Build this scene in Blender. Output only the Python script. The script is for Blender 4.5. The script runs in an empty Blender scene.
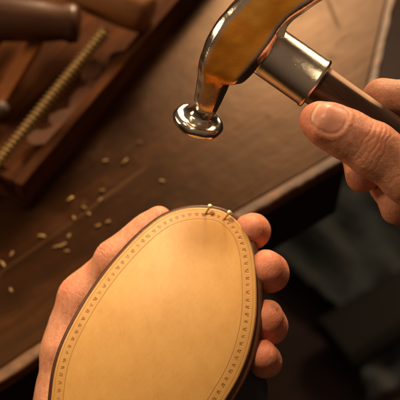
import bpy, bmesh, math, random
import numpy as np, time
T0 = time.time()
from mathutils import Vector, Matrix
random.seed(7); rng = np.random.default_rng(7)
S = bpy.context.scene
COL = S.collection

# ---------------------------------------------------------------- camera frame
FL, SW = 80.0, 36.0
PITCH = math.radians(55)
CAM = Vector((0, 0, 0.557))
RGT = Vector((1, 0, 0)); FWD = Vector((0, math.cos(PITCH), -math.sin(PITCH))); UPV = RGT.cross(FWD)
KPX = SW / FL / 400.0
def ray(u, v): return FWD + RGT * ((u - 200) * KPX) + UPV * ((200 - v) * KPX)
def P(u, v, d): return CAM + ray(u, v) * d                     # a point at a real distance d
def G(u, v, z=0.0):                                            # where a sight line meets the level z
    r = ray(u, v); return CAM + r * ((z - CAM.z) / r.z)
def cdir(x, y, z): return (RGT * x + UPV * y - FWD * z).normalized()

# ---------------------------------------------------------------- object helpers
def link(o, parent=None):
    COL.objects.link(o)
    if parent: o.parent = parent
    return o
def empty(name, loc, label, cat, group=None):
    o = bpy.data.objects.new(name, None); o.empty_display_size = 0.02
    o.location = loc; link(o); tag(o, label, cat, group); return o
def tag(o, label=None, cat=None, group=None, kind=None):
    if label: o['label'] = label
    if cat: o['category'] = cat
    if group: o['group'] = group
    if kind: o['kind'] = kind
    return o
def mesh(name, verts, faces, mat, parent=None, smooth=True, bevel=0, sub=0, uvs=None, at=None, mats=None):
    """world-space vertices; the object's origin is put at the parent, or at `at`"""
    org = Vector(parent.matrix_basis.translation) if parent and not parent.parent else (Vector(at) if at else Vector((0, 0, 0)))
    if parent and parent.parent: org = Vector(parent.parent.matrix_basis.translation) + Vector(parent.matrix_basis.translation)
    me = bpy.data.meshes.new(name)
    V = [tuple(Vector(v) - org) for v in verts]
    me.from_pydata(V, [], [tuple(int(i) for i in f) for f in faces]); me.validate()
    if uvs is not None:
        l = me.uv_layers.new(name='UVMap')
        vi = np.empty(len(me.loops), int); me.loops.foreach_get('vertex_index', vi)
        l.data.foreach_set('uv', np.asarray(uvs, float)[vi].ravel())
    o = bpy.data.objects.new(name, me); me.materials.append(mat)
    if not parent: o.location = org
    link(o, parent)
    bm = bmesh.new(); bm.from_mesh(me); bmesh.ops.recalc_face_normals(bm, faces=bm.faces); bm.to_mesh(me); bm.free()
    if bevel:
        b = o.modifiers.new('b', 'BEVEL'); b.width = bevel; b.segments = 3; b.limit_method = 'ANGLE'
    if sub:
        s = o.modifiers.new('s', 'SUBSURF'); s.levels = s.render_levels = sub
    if smooth:
        for p in me.polygons: p.use_smooth = True
    return o
def frame(a, b, hint=None):
    t = (Vector(b) - Vector(a)).normalized(); h = Vector(hint) if hint else Vector((0.3, 0.2, 1))
    s = t.cross(h).normalized(); n = s.cross(t).normalized(); return t, s, n
def loft(rings, caps=True):
    n = len(rings[0]); V = [v for r in rings for v in r]; F = []
    for i in range(len(rings) - 1):
        for j in range(n):
            k = (j + 1) % n; F.append((i * n + j, i * n + k, (i + 1) * n + k, (i + 1) * n + j))
    if caps:
        F.append(tuple(range(n - 1, -1, -1))); F.append(tuple((len(rings) - 1) * n + j for j in range(n)))
    return V, F
def tube(a, b, prof, n=32, hint=None, sy=1.0):
    """lathe between a and b: prof = [(t along 0..1, radius)]"""
    a = Vector(a); b = Vector(b); t, s, m = frame(a, b, hint); rings = []
    for q, r in prof:
        c = a + (b - a) * q
        rings.append([c + s * (r * math.cos(2 * math.pi * j / n)) + m * (r * sy * math.sin(2 * math.pi * j / n)) for j in range(n)])
    return loft(rings)
def prism(pts, z0, z1):
    n = len(pts); V = [Vector((p[0], p[1], z0)) for p in pts] + [Vector((p[0], p[1], z1)) for p in pts]
    F = [tuple(range(n - 1, -1, -1)), tuple(range(n, 2 * n))] + [(i, (i + 1) % n, n + (i + 1) % n, n + i) for i in range(n)]
    return V, F

# ---------------------------------------------------------------- material helpers
class NT:
    def __init__(s, name):
        s.m = bpy.data.materials.new(name); s.m.use_nodes = True; s.t = s.m.node_tree
        s.b = s.t.nodes['Principled BSDF']
    def n(s, typ, **kw):
        o = s.t.nodes.new('ShaderNode' + typ)
        for k, v in kw.items():
            if k[0] == '_': setattr(o, k[1:], v)
            else:
                key = int(k[1:]) if k[0] == 'i' and k[1:].isdigit() else k.replace('0', ' ')
                s.put(o.inputs[key], v)
        return o
    def put(s, sock, v):
        if hasattr(v, 'is_output') or isinstance(v, bpy.types.NodeSocket): s.t.links.new(v, sock)
        elif isinstance(v, bpy.types.Node): s.t.links.new(v.outputs[0], sock)
        else:
            if isinstance(v, (tuple, list)) and len(v) == 3 and sock.type == 'RGBA': v = (*v, 1)
            sock.default_value = v
    def set(s, **kw):
        for k, v in kw.items(): s.put(s.b.inputs[k.replace('0', ' ')], v)
        return s
    def math(s, op, a, b=0.0, c=0.0, clamp=False):
        o = s.n('Math', _operation=op, _use_clamp=clamp, i0=a, i1=b, i2=c); return o.outputs[0]
    def ramp(s, fac, stops, interp='LINEAR'):
        o = s.n('ValToRGB'); s.put(o.inputs[0], fac); cr = o.color_ramp; cr.interpolation = interp
        while len(cr.elements) < len(stops): cr.elements.new(0.5)
        for e, (p, c) in zip(cr.elements, stops):
            e.position = p; e.color = (*c, 1) if isinstance(c, (tuple, list)) else (c, c, c, 1)
        return o.outputs[0]
    def mix(s, f, a, b, mode='MIX'):
        o = s.n('Mix', _data_type='RGBA', _blend_type=mode); s.put(o.inputs[0], f); s.put(o.inputs[6], a); s.put(o.inputs[7], b)
        return o.outputs[2]
    def noise(s, scale, detail=4, rough=0.55, vec=None, dist=0.0):
        o = s.n('TexNoise'); o.inputs['Scale'].default_value = scale; o.inputs['Detail'].default_value = detail
        o.inputs['Roughness'].default_value = rough; o.inputs['Distortion'].default_value = dist
        if vec is not None: s.put(o.inputs['Vector'], vec)
        return o.outputs[0]
    def coord(s, scale=(1, 1, 1), rot=(0, 0, 0), which='Object'):
        tc = s.n('TexCoord'); m = s.n('Mapping'); s.t.links.new(tc.outputs[which], m.inputs[0])
        m.vector_type = 'TEXTURE'; m.inputs['Scale'].default_value = tuple(1 / x for x in scale); m.inputs['Rotation'].default_value = rot; return m.outputs[0]
    def bump(s, h, dist, strength=1.0, nrm=None):
        o = s.n('Bump'); s.put(o.inputs['Height'], h); o.inputs['Distance'].default_value = dist; o.inputs['Strength'].default_value = strength
        if nrm is not None: s.put(o.inputs['Normal'], nrm)
        return o.outputs[0]

def wood_mat(name, c1, c2, c3, along=(1, 0, 0), rough=0.45, grain=90, bump=0.0003, spec=0.5, coat=0.0, roughvar=0.2):
    """grain runs along `along` (world); streaks are stretched noise"""
    M = NT(name); rot = tuple(Vector(along).to_track_quat('X', 'Z').to_euler())
    v = M.coord((0.07, 1, 1), rot); v1 = M.coord((0.25, 1, 1), rot)
    a = M.noise(grain, 5, 0.6, v, 0.6); b_ = M.noise(grain * 6, 4, 0.65, v); c_ = M.noise(grain * 0.4, 4, 0.6, v1)
    f = M.math('ADD', M.math('MULTIPLY', a, 0.4), M.math('ADD', M.math('MULTIPLY', b_, 0.3), M.math('MULTIPLY', c_, 0.3)))
    col = M.ramp(f, [(0.36, c1), (0.52, c2), (0.68, c3)])
    M.set(Base0Color=col, Roughness=M.math('ADD', rough - roughvar / 2, M.math('MULTIPLY', c_, roughvar)), Normal=M.bump(f, bump))
    M.b.inputs['Specular IOR Level'].default_value = spec; M.b.inputs['Coat Weight'].default_value = coat
    return M.m

# table: dark varnished, scratched board
def table_mat():
    M = NT('varnished_table_wood')
    ang = math.radians(TANG)
    v = M.coord((0.09, 1, 1), (0, 0, ang)); v0 = M.coord()
    g = M.noise(60, 6, 0.62, v, 0.5); f = M.noise(420, 5, 0.7, v); blot = M.noise(9, 5, 0.62, v0); blot2 = M.noise(34, 6, 0.7, v0)
    s = M.math('ADD', M.math('MULTIPLY', g, 0.4), M.math('ADD', M.math('MULTIPLY', f, 0.15), M.math('ADD', M.math('MULTIPLY', blot, 0.25), M.math('MULTIPLY', blot2, 0.2))))
    col = M.ramp(s, [(0.38, (0.006, 0.0019, 0.0008)), (0.52, (0.020, 0.0060, 0.0018)), (0.66, (0.060, 0.019, 0.0054))])
    sv = M.coord((0.06, 1, 1), (0, 0, math.radians(TANG + 4))); sc = M.noise(110, 2, 0.4, sv, 0.3)
    sv2 = M.coord((0.05, 1, 1), (0, 0, math.radians(TANG + 62))); sc2 = M.noise(120, 2, 0.4, sv2, 0.3)
    scr = M.math('MAXIMUM', M.ramp(sc, [(0.70, 0.0), (0.74, 1.0)]), M.ramp(sc2, [(0.735, 0.0), (0.77, 1.0)]))
    col = M.mix(M.math('MULTIPLY', scr, 0.14), col, (0.16, 0.085, 0.038))
    wear = M.ramp(blot2, [(0.56, 0.0), (0.66, 1.0)])
    r = M.math('ADD', 0.27, M.math('ADD', M.math('MULTIPLY', blot2, 0.16), M.math('ADD', M.math('MULTIPLY', wear, 0.10), M.math('MULTIPLY', scr, 0.15))))
    h = M.math('ADD', M.math('MULTIPLY', g, 0.5), M.math('SUBTRACT', M.math('ADD', M.math('MULTIPLY', f, 0.15), M.math('MULTIPLY', blot2, 0.8)), M.math('MULTIPLY', scr, 0.5)))
    M.set(Base0Color=col, Roughness=r, Normal=M.bump(h, 0.0004)); M.b.inputs['Specular IOR Level'].default_value = 0.24; M.b.inputs['Specular Tint'].default_value = (1.0, 0.56, 0.27, 1)
    return M.m
def edge_mat():
    M = NT('worn_table_edge_wood'); v = M.coord((0.1, 1, 1), (0, 0, math.radians(TANG)))
    g = M.noise(160, 6, 0.65, v, 0.5); b = M.noise(45, 4, 0.6)
    col = M.ramp(M.math('ADD', M.math('MULTIPLY', g, 0.6), M.math('MULTIPLY', b, 0.4)), [(0.36, (0.03, 0.012, 0.005)), (0.5, (0.085, 0.033, 0.010)), (0.66, (0.26, 0.12, 0.038))])
    M.set(Base0Color=col, Roughness=0.5, Normal=M.bump(g, 0.0006)); return M.m

def sole_mat():
    M = NT('tan_sole_leather'); tc = M.n('TexCoord'); sx = M.n('SeparateXYZ'); M.t.links.new(tc.outputs['UV'], sx.inputs[0])
    s, o = M.math('ADD', sx.outputs[0], M.math('MULTIPLY', M.noise(35, 1), 0.0018)), sx.outputs[1]                        # metres along the rim / in from the rim
    def line(at, w, soft):                                      # 1 on the line
        d = M.math('ABSOLUTE', M.math('SUBTRACT', o, at)); return M.math('SUBTRACT', 1.0, M.math('SMOOTH_MIN', 1.0, M.math('DIVIDE', d, w), 0.15), clamp=True)
    wob = M.math('MULTIPLY', M.math('SUBTRACT', M.noise(90, 2), 0.5), 0.0006)
    l1 = line(0.0071, 0.00034, 0); l2 = line(0.0018, 0.00030, 0)
    # stamped crown marks: a round punch with two little lobes outward
    pitch = 0.0039
    ph = M.math('MULTIPLY', M.math('SUBTRACT', M.math('FRACT', M.math('DIVIDE', s, pitch)), 0.5), pitch)
    oo = M.math('SUBTRACT', M.math('ADD', o, wob), 0.0045)
    def blob(cx, cy, rx, ry):
        a = M.math('DIVIDE', M.math('SUBTRACT', ph, cx), rx); b = M.math('DIVIDE', M.math('SUBTRACT', oo, cy), ry)
        return M.math('SUBTRACT', 1.25, M.math('SQRT', M.math('ADD', M.math('MULTIPLY', a, a), M.math('MULTIPLY', b, b))), clamp=True)
    blobs = M.math('MAXIMUM', blob(0, 0.0003, 0.00082, 0.00068), M.math('MAXIMUM', blob(0.0005, -0.00045, 0.0005, 0.00052), blob(-0.0005, -0.00045, 0.0005, 0.00052)))
    hole = blob(0, -0.0001, 0.0004, 0.0004)
    fade = M.ramp(M.noise(45, 3), [(0.36, 0.5), (0.6, 1.0)])
    dots = M.math('MULTIPLY', M.math('SUBTRACT', M.math('MULTIPLY', blobs, 1.5), M.math('MULTIPLY', hole, 0.6), clamp=True), fade)
    grp = M.math('MAXIMUM', M.math('MULTIPLY', l1, 0.7), M.math('MULTIPLY', l2, 0.55))
    mark = M.math('MAXIMUM', dots, grp)
    big = M.noise(13, 4, 0.55); mid = M.noise(90, 5, 0.6); fine = M.noise(1500, 4, 0.7)
    fib = M.noise(160, 6, 0.7, M.coord((1, 4, 1), (0.2, 0.1, 0.9)))
    base = M.ramp(M.math('ADD', M.math('MULTIPLY', big, 0.45), M.math('ADD', M.math('MULTIPLY', mid, 0.25), M.math('MULTIPLY', fib, 0.3))),
                  [(0.3, (0.62, 0.325, 0.088)), (0.5, (0.70, 0.395, 0.120)), (0.7, (0.76, 0.455, 0.150))])
    # a few light scuffs and pores
    sc = M.ramp(M.noise(26, 2, 0.5, M.coord((1, 14, 14), (0.0, 0.3, 0.35)), 0.8), [(0.71, 0.0), (0.75, 1.0)])
    base = M.mix(M.math('MULTIPLY', sc, 0.0), base, (0.36, 0.17, 0.05))
    # oily stain near the toe (a stain with its own outline)
    ob = M.n('TexCoord'); mp = M.n('Mapping'); M.t.links.new(ob.outputs['Object'], mp.inputs[0]); M.stain = mp
    g = M.n('TexGradient', _gradient_type='SPHERICAL'); M.put(g.inputs[0], mp.outputs[0])
    st = M.ramp(M.math('ADD', g.outputs[1], M.math('MULTIPLY', M.math('SUBTRACT', M.noise(60, 3), 0.5), 0.35)), [(0.0, 0.0), (0.75, 1.0)])
    base = M.mix(M.math('MULTIPLY', st, 0.95), base, (0.46, 0.205, 0.012))
    # burnished rim
    rim = M.ramp(M.math('MULTIPLY', o, 100.0), [(0.0, 1.0), (0.09, 0.0)])
    rb = M.ramp(M.math('MULTIPLY', o, 50.0), [(0.30, 1.0), (0.42, 0.0)])
    base = M.mix(M.math('MULTIPLY', rb, 0.25), base, (0.50, 0.25, 0.07))
    base = M.mix(M.math('MULTIPLY', rim, 0.85), base, (0.12, 0.045, 0.012))
    col = M.mix(M.math('MULTIPLY', mark, 0.85), base, (0.24, 0.10, 0.022))
    h = M.math('ADD', M.math('MULTIPLY', mark, -1.0), M.math('ADD', M.math('MULTIPLY', fine, 0.18), M.math('MULTIPLY', mid, 0.12)))
    M.set(Base0Color=col, Roughness=M.math('ADD', 0.38, M.math('MULTIPLY', mid, 0.22)), Normal=M.bump(h, 0.0002))
    M.b.inputs['Coat Weight'].default_value = 0.35; M.b.inputs['Coat Roughness'].default_value = 0.40
    M.b.inputs['Specular IOR Level'].default_value = 0.5
    return M
def plain(name, col, rough, metal=0, nscale=0, namp=0.3, bump=0, spec=0.5, sheen=0):
    M = NT(name)
    if nscale:
        n = M.noise(nscale, 5, 0.6); c2 = tuple(x * (1 - namp) for x in col); c3 = tuple(min(1, x * (1 + namp)) for x in col)
        M.set(Base0Color=M.ramp(n, [(0.3, c2), (0.7, c3)]))
        if bump: M.set(Normal=M.bump(n, bump))
    else: M.set(Base0Color=col)
    M.set(Roughness=rough, Metallic=metal); M.b.inputs['Specular IOR Level'].default_value = spec
    M.b.inputs['Sheen Weight'].default_value = sheen
    return M.m

def skin_mat():
    M = NT('skin'); at = M.n('Attribute'); at.attribute_name = 'tone'; sp = M.n('SeparateColor'); M.t.links.new(at.outputs['Color'], sp.inputs[0])
    red, nail, dirt = sp.outputs[0], sp.outputs[1], sp.outputs[2]
    n1 = M.noise(55, 4, 0.6); n2 = M.noise(220, 4, 0.6); n3 = M.noise(700, 3, 0.6)
    f = M.math('ADD', M.math('MULTIPLY', n1, 0.5), M.math('MULTIPLY', n2, 0.5))
    c = M.ramp(f, [(0.32, (0.46, 0.185, 0.105)), (0.5, (0.58, 0.27, 0.165)), (0.7, (0.68, 0.37, 0.24))])
    c = M.mix(M.math('MULTIPLY', red, 0.7), c, (0.68, 0.20, 0.125))
    c = M.mix(M.math('MULTIPLY', dirt, 0.8), c, (0.10, 0.04, 0.02))
    c = M.mix(nail, c, M.mix(n2, (0.58, 0.26, 0.19), (0.64, 0.32, 0.24)))
    c = M.mix(M.math('MULTIPLY', at.outputs['Alpha'], 0.8), c, (0.72, 0.55, 0.38))
    vor = M.n('TexVoronoi', _feature='DISTANCE_TO_EDGE'); vor.inputs['Scale'].default_value = 620; M.put(vor.inputs['Vector'], M.coord((1, 1, 1)))
    v2 = M.n('TexVoronoi', _feature='DISTANCE_TO_EDGE'); v2.inputs['Scale'].default_value = 300
    wv = M.n('VectorMath', _operation='ADD'); M.put(wv.inputs[0], M.coord()); nn = M.n('TexNoise'); nn.inputs['Scale'].default_value = 260
    vs = M.n('VectorMath', _operation='SCALE'); M.t.links.new(nn.outputs[1], vs.inputs[0]); vs.inputs['Scale'].default_value = 0.003; M.t.links.new(vs.outputs[0], wv.inputs[1]); M.t.links.new(wv.outputs[0], v2.inputs['Vector'])
    e1 = M.math('MINIMUM', M.math('MULTIPLY', vor.outputs[0], 3.0), 0.6); e2 = M.math('MINIMUM', M.math('MULTIPLY', v2.outputs[0], 3.0), 0.6)
    h = M.math('ADD', M.math('MULTIPLY', e1, 0.35), M.math('ADD', M.math('MULTIPLY', e2, 0.6), M.math('MULTIPLY', n3, 0.6)))
    notn = M.math('SUBTRACT', 1.0, nail, clamp=True)
    M.set(Base0Color=c, Roughness=M.math('SUBTRACT', M.math('ADD', 0.40, M.math('MULTIPLY', n2, 0.18)), M.math('MULTIPLY', nail, 0.12)), Normal=M.bump(M.math('MULTIPLY', h, notn), 0.00020))
    M.b.inputs['Subsurface Weight'].default_value = 0.55; M.b.inputs['Subsurface Radius'].default_value = (1.0, 0.30, 0.15); M.b.inputs['Subsurface Scale'].default_value = 0.0045
    M.b.inputs['Specular IOR Level'].default_value = 0.5
    return M.m

def steel_mat(name='worn_polished_steel'):
    M = NT(name); at = M.n('Attribute'); at.attribute_name = 'tone'; sp = M.n('SeparateColor'); M.t.links.new(at.outputs['Color'], sp.inputs[0])
    cheek = sp.outputs[0]
    n1 = M.noise(110, 4, 0.55); n2 = M.noise(420, 4, 0.6); n3 = M.noise(5.5, 3, 0.5)
    brush = M.noise(300, 3, 0.5, M.coord((1, 12, 1), (0.3, 0.2, 0.6)))
    nE = M.noise(16, 3, 0.5); refl_mask = M.ramp(M.math('ADD', cheek, M.math('MULTIPLY', M.math('SUBTRACT', nE, 0.5), 0.5)), [(0.12, 0.0), (0.70, 1.0)])
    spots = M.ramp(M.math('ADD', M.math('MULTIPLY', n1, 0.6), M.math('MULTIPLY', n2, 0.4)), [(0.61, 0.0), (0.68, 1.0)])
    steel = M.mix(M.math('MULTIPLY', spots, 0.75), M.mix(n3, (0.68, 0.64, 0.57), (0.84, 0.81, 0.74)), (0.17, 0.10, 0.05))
    amber_refl = M.ramp(n3, [(0.25, (0.55, 0.19, 0.018)), (0.5, (0.84, 0.35, 0.038)), (0.75, (0.97, 0.54, 0.11))])  # amber reflection on the hammer cheek, painted into the steel's colour
    col = M.mix(refl_mask, steel, amber_refl)
    rr = M.math('ADD', 0.08, M.math('ADD', M.math('MULTIPLY', refl_mask, 0.20), M.math('ADD', M.math('MULTIPLY', spots, 0.25), M.math('MULTIPLY', n2, 0.11))))
    M.set(Base0Color=col, Roughness=rr, Metallic=M.math('SUBTRACT', 1.0, M.math('MULTIPLY', refl_mask, 0.40)),
          Normal=M.bump(M.math('ADD', M.math('MULTIPLY', n1, 0.6), M.math('ADD', M.math('MULTIPLY', brush, 0.12), M.math('MULTIPLY', n2, 0.06))), 0.00016, 0.7))
    return M.m

_a = G(0, 384); _b = G(245, 219); TANG = math.degrees(math.atan2(_b.y - _a.y, _b.x - _a.x))
TRD = tuple(G(184, -8) - G(22, 186)); HAD = tuple(P(385, 131, .436) - P(256, 42, .430))
MT = table_mat(); ME = edge_mat(); SKIN = skin_mat(); STEEL = steel_mat()
APRON = wood_mat('dark_apron_wood', (0.006, 0.0025, 0.002), (0.011, 0.0045, 0.0032), (0.022, 0.009, 0.006), tuple(_b - _a), rough=0.65, spec=0.25)
FLOORM = wood_mat('dark_floor_wood', (0.012, 0.004, 0.003), (0.026, 0.008, 0.005), (0.045, 0.016, 0.009), (1, 0.6, 0), rough=0.6, grain=25)
TRAYW = wood_mat('reddish_tray_wood', (0.022, 0.007, 0.002), (0.075, 0.024, 0.006), (0.17, 0.058, 0.014), TRD, rough=0.75, grain=120, bump=0.0012, spec=0.1)
DARKW = wood_mat('dark_tool_wood', (0.035, 0.012, 0.006), (0.075, 0.028, 0.012), (0.13, 0.055, 0.024), (1, .1, 0), rough=0.4, coat=0.1)
TANW = wood_mat('tan_tool_wood', (0.16, 0.06, 0.018), (0.26, 0.11, 0.036), (0.38, 0.18, 0.066), (1, -.4, 0), rough=0.42, coat=0.15)
ORW = wood_mat('orange_stick_wood', (0.26, 0.085, 0.015), (0.40, 0.14, 0.028), (0.5, 0.2, 0.05), (-1, -1.6, 0), rough=0.5)
HANDLEW = wood_mat('walnut_handle_wood', (0.012, 0.005, 0.003), (0.03, 0.012, 0.006), (0.08, 0.036, 0.018), HAD, rough=0.34, grain=260, coat=0.3, spec=0.4, bump=0.0004)
BRASS = plain('brass', (0.78, 0.50, 0.16), 0.28, 1, 300, 0.25)
ODB = plain('old_brass', (0.38, 0.26, 0.11), 0.48, 0.5, 60, 0.4)
GREY = plain('dull_grey_metal', (0.16, 0.13, 0.11), 0.6, 0.3, 60, 0.3)
TACK = plain('pale_tack_metal', (0.85, 0.72, 0.5), 0.35, 0.8, 900, 0.2)
PEGB = plain('bright_brass_peg', (0.8, 0.6, 0.2), 0.3, 0.7, 150, 0.2)
PEGM = plain('pale_brass_peg', (0.30, 0.20, 0.07), 0.5, 0.35, 150, 0.5)
CLOTH = plain('blue_green_cloth', (0.032, 0.046, 0.052), 0.9, 0, 9, 0.75, 0.01, sheen=0.3)
STRAP = plain('black_leather', (0.003, 0.0026, 0.0026), 0.8, 0, 40, 0.3, 0.002)
UPPER = plain('dark_navy_leather', (0.032, 0.036, 0.046), 0.34, 0, 160, 0.3, 0.0004)
WELT = plain('dark_brown_edge', (0.075, 0.024, 0.008), 0.4, 0, 60, 0.25, 0.0001)
SCRAP = plain('reddish_leather_scrap', (0.15, 0.052, 0.018), 0.5, 0, 60, 0.5, 0.001)

# ---------------------------------------------------------------- setting
fz = -0.72
fl = mesh('floor', *prism([(-3, -2), (3, -2), (3, 5), (-3, 5)], fz - 0.05, fz), FLOORM); tag(fl, kind='structure')

# workbench (its two edges are not square to each other)
A = G(0, 384); B = G(245, 219); C2 = G(340, 164); R0 = G(395, 0); R1 = G(378, 78)
def isect(p, q, r, s):
    d1 = q - p; d2 = s - r; den = d1.x * d2.y - d1.y * d2.x; t = ((r.x - p.x) * d2.y - (r.y - p.y) * d2.x) / den; return p + d1 * t
K = isect(B, C2, R0, R1)
FL_ = A + (A - B) * 2.2; FR = R0 + (R0 - R1).normalized() * 0.9
bench = empty('workbench', (K.x - 0.3, K.y + 0.3, fz), 'dark varnished wooden workbench with worn lighter edges', 'workbench')
edgew = 0.010
def off(p, q, w):                                               # shift a line inward (left of p->q)
    d = (q - p).normalized(); n = Vector((-d.y, d.x, 0)); return p + n * w, q + n * w
def outline(w1, w2):
    a0, a1 = off(FL_, A, w1); b0, b1 = off(A, B, w1); c0, c1 = off(B, K, w1); r0, r1 = off(K, FR, w2)
    return [FL_ if w1 == 0 else a0, isect(a0, a1, b0, b1) if False else b0, isect(b0, b1, c0, c1), isect(c0, c1, r0, r1), r1, Vector((-1.1, FR.y + 0.0, 0)), Vector((-1.3, a0.y - 0.0, 0))]
inner = outline(edgew, 0.008); outer = outline(0.0, 0.0)
mesh('tabletop', *prism(inner, -0.022, 0.0), MT, bench, smooth=False, bevel=0.0008)
def strip(name, po, pi, z0, z1, m, bev=0.002, dz=0.0):
    n = len(po); V = []; F = []
    for a, b in zip(po, pi):
        V += [Vector((a.x, a.y, z0)), Vector((a.x, a.y, z1)), Vector((b.x, b.y, z1)), Vector((b.x, b.y, z0))]
    for i in range(n - 1):
        for j in range(4):
            k = (j + 1) % 4; F.append((i * 4 + j, i * 4 + k, i * 4 + 4 + k, i * 4 + 4 + j))
    F.append((3, 2, 1, 0)); F.append(tuple((n - 1) * 4 + j for j in range(4)))
    return mesh(name, V, F, m, bench, smooth=False, bevel=bev)
def densify(pts, n, amp):
    out = []
    for a, b in zip(pts[:-1], pts[1:]):
        for i in range(n): out.append(a.lerp(b, i / n))
    out.append(pts[-1])
    return [p + Vector((random.uniform(-amp, amp), random.uniform(-amp, amp), 0)) if 0 < i < len(out) - 1 else p for i, p in enumerate(out)]
g = 0.0006
innerg = outline(edgew - g, 0.008 - g)
strip('edging', [FL_, A] + densify([A, B, K], 26, 0.0007)[1:], [innerg[0], innerg[1]] + densify([innerg[1], innerg[2], innerg[3]], 26, 0)[1:], -0.012, 0.0014, ME, 0.0022)
strip('edging', densify([K + (FR - K).normalized() * 0.001, FR], 60, 0.0008), densify([innerg[3] + (FR - K).normalized() * 0.001, innerg[4]], 60, 0), -0.012, 0.0010, ME, 0.0018)
ap = outline(0.006, 0.010); ap2 = outline(0.028, 0.028)
strip('apron', ap[:5], ap2[:5], -0.088, -0.0225, APRON, 0.001)
for (x, y) in ((-0.6, 1.0), (0.02, 1.0)):
    mesh('leg', *prism([(x, y), (x + .07, y), (x + .07, y + .07), (x, y + .07)], fz, -0.024), APRON, bench, smooth=False, bevel=0.004)

# cloth and strap on the floor
def cloth():
    pts = [G(262, 262, fz), G(300, 196, fz), G(420, 120, fz), G(520, 190, fz), G(500, 330, fz), G(360, 420, fz), G(345, 330, fz), G(318, 312, fz)]
    xs = [p.x for p in pts]; ys = [p.y for p in pts]
    n = 70; V = []; F = []; idx = {}
    def inside(x, y):
        c = False
        for i in range(len(pts)):
            a, b = pts[i], pts[i - 1]
            if (a.y > y) != (b.y > y) and x < (b.x - a.x) * (y - a.y) / (b.y - a.y) + a.x: c = not c
        return c
    x0, x1, y0, y1 = min(xs), max(xs), min(ys), max(ys)
    for i in range(n):
        for j in range(n):
            x = x0 + (x1 - x0) * i / (n - 1); y = y0 + (y1 - y0) * j / (n - 1)
            if inside(x, y):
                z = fz + 0.012 + 0.02 * (math.sin(x * 31 + 2 * math.sin(y * 17)) * math.sin(y * 23 + x * 9) + 0.5 * math.sin(x * 67 + y * 41)) + 0.02
                idx[i, j] = len(V); V.append(Vector((x, y, max(z, fz + 0.004))))
    for (i, j) in idx:
        if (i + 1, j) in idx and (i, j + 1) in idx and (i + 1, j + 1) in idx: F.append((idx[i, j], idx[i + 1, j], idx[i + 1, j + 1], idx[i, j + 1]))
    o = mesh('cloth', V, F, CLOTH, at=G(380, 260, fz))
    s = o.modifiers.new('t', 'SOLIDIFY'); s.thickness = 0.003
    tag(o, 'crumpled dark blue-green cloth lying on the floor beyond the bench', 'cloth')
cloth()
a = G(333, 346, fz + 0.06); b = G(470, 262, fz + 0.06)
t, s_, n_ = frame(a, b, (0, 0, 1))
rings = [[c + s_ * x + n_ * y for x, y in ((-0.045, -0.02), (0.045, -0.02), (0.045, 0.012), (0.03, 0.022), (-0.03, 0.022), (-0.045, 0.012))] for c in (a, a.lerp(b, .3), a.lerp(b, .6), b)]
o = mesh('wooden_bar', *loft(rings), STRAP, at=a, smooth=False, bevel=0.004); tag(o, 'thick black bar lying across the cloth on the floor', 'bar')

# ---------------------------------------------------------------- tray with tools
T1 = G(184, -8, 0.030); T2 = G(22, 186, 0.030)                    # outer top line of its right wall
T1.z = T2.z = 0
d = (T1 - T2).normalized(); nrm = Vector((-d.y, d.x, 0))          # inward
T1 = T2 + d * 0.52
tray = empty('tray', T2 + nrm * 0.12, 'open wooden tool tray with a worn rim at the upper left of the bench', 'tray')
W = 0.26; th = 0.009
def tbox(name, p, q, w, z0, z1, m, par, bev=0.0015, seg=1, amp=0):
    dd = (q - p).normalized(); nn = Vector((-dd.y, dd.x, 0)); rings = []
    for i in range(seg + 1):
        c = p.lerp(q, i / seg); j = [random.uniform(-amp, amp) for _ in range(4)]
        rings.append([Vector((c.x + nn.x * k[0], c.y + nn.y * k[0], k[1])) for k in ((0 + j[0], z0), (w, z0), (w - j[1], z1 + j[2]), (0 + j[0], z1 + j[3]))])
    return mesh(name, *loft(rings), m, par, smooth=False, bevel=bev)
tbox('side_wall', T2, T1, th, 0.004, 0.030, TRAYW, tray, seg=24, amp=0.0005)
tbox('side_wall', T2 + nrm * (W - th), T1 + nrm * (W - th), th, 0.004, 0.030, TRAYW, tray)
tbox('end_wall', T2 + nrm * (th + .0005) + d * th, T2 + nrm * (W - th - .0005) + d * th, th, 0.004, 0.030, TRAYW, tray) if False else None
e0 = T2 + nrm * (th + .0005); e1 = T2 + nrm * (W - th - .0005)
mesh('end_wall', *prism([e0 + d * 0.001, e0 + d * (th + .001), e1 + d * (th + .001), e1 + d * 0.001], 0.004, 0.028), TRAYW, tray, smooth=False, bevel=0.0015)
f0 = T1 + nrm * (th + .0005); f1 = T1 + nrm * (W - th - .0005)
mesh('end_wall', *prism([f0 - d * 0.001, f0 - d * (th + .001), f1 - d * (th + .001), f1 - d * 0.001], 0.004, 0.028), TRAYW, tray, smooth=False, bevel=0.0015)
q = [T2 + nrm * .001 + d * .001, T1 + nrm * .001 - d * .001, T1 + nrm * (W - .001) - d * .001, T2 + nrm * (W - .001) + d * .001]
mesh('tray_bottom', *prism(q, 0.0, 0.0038), TRAYW, tray, smooth=False)

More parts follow.
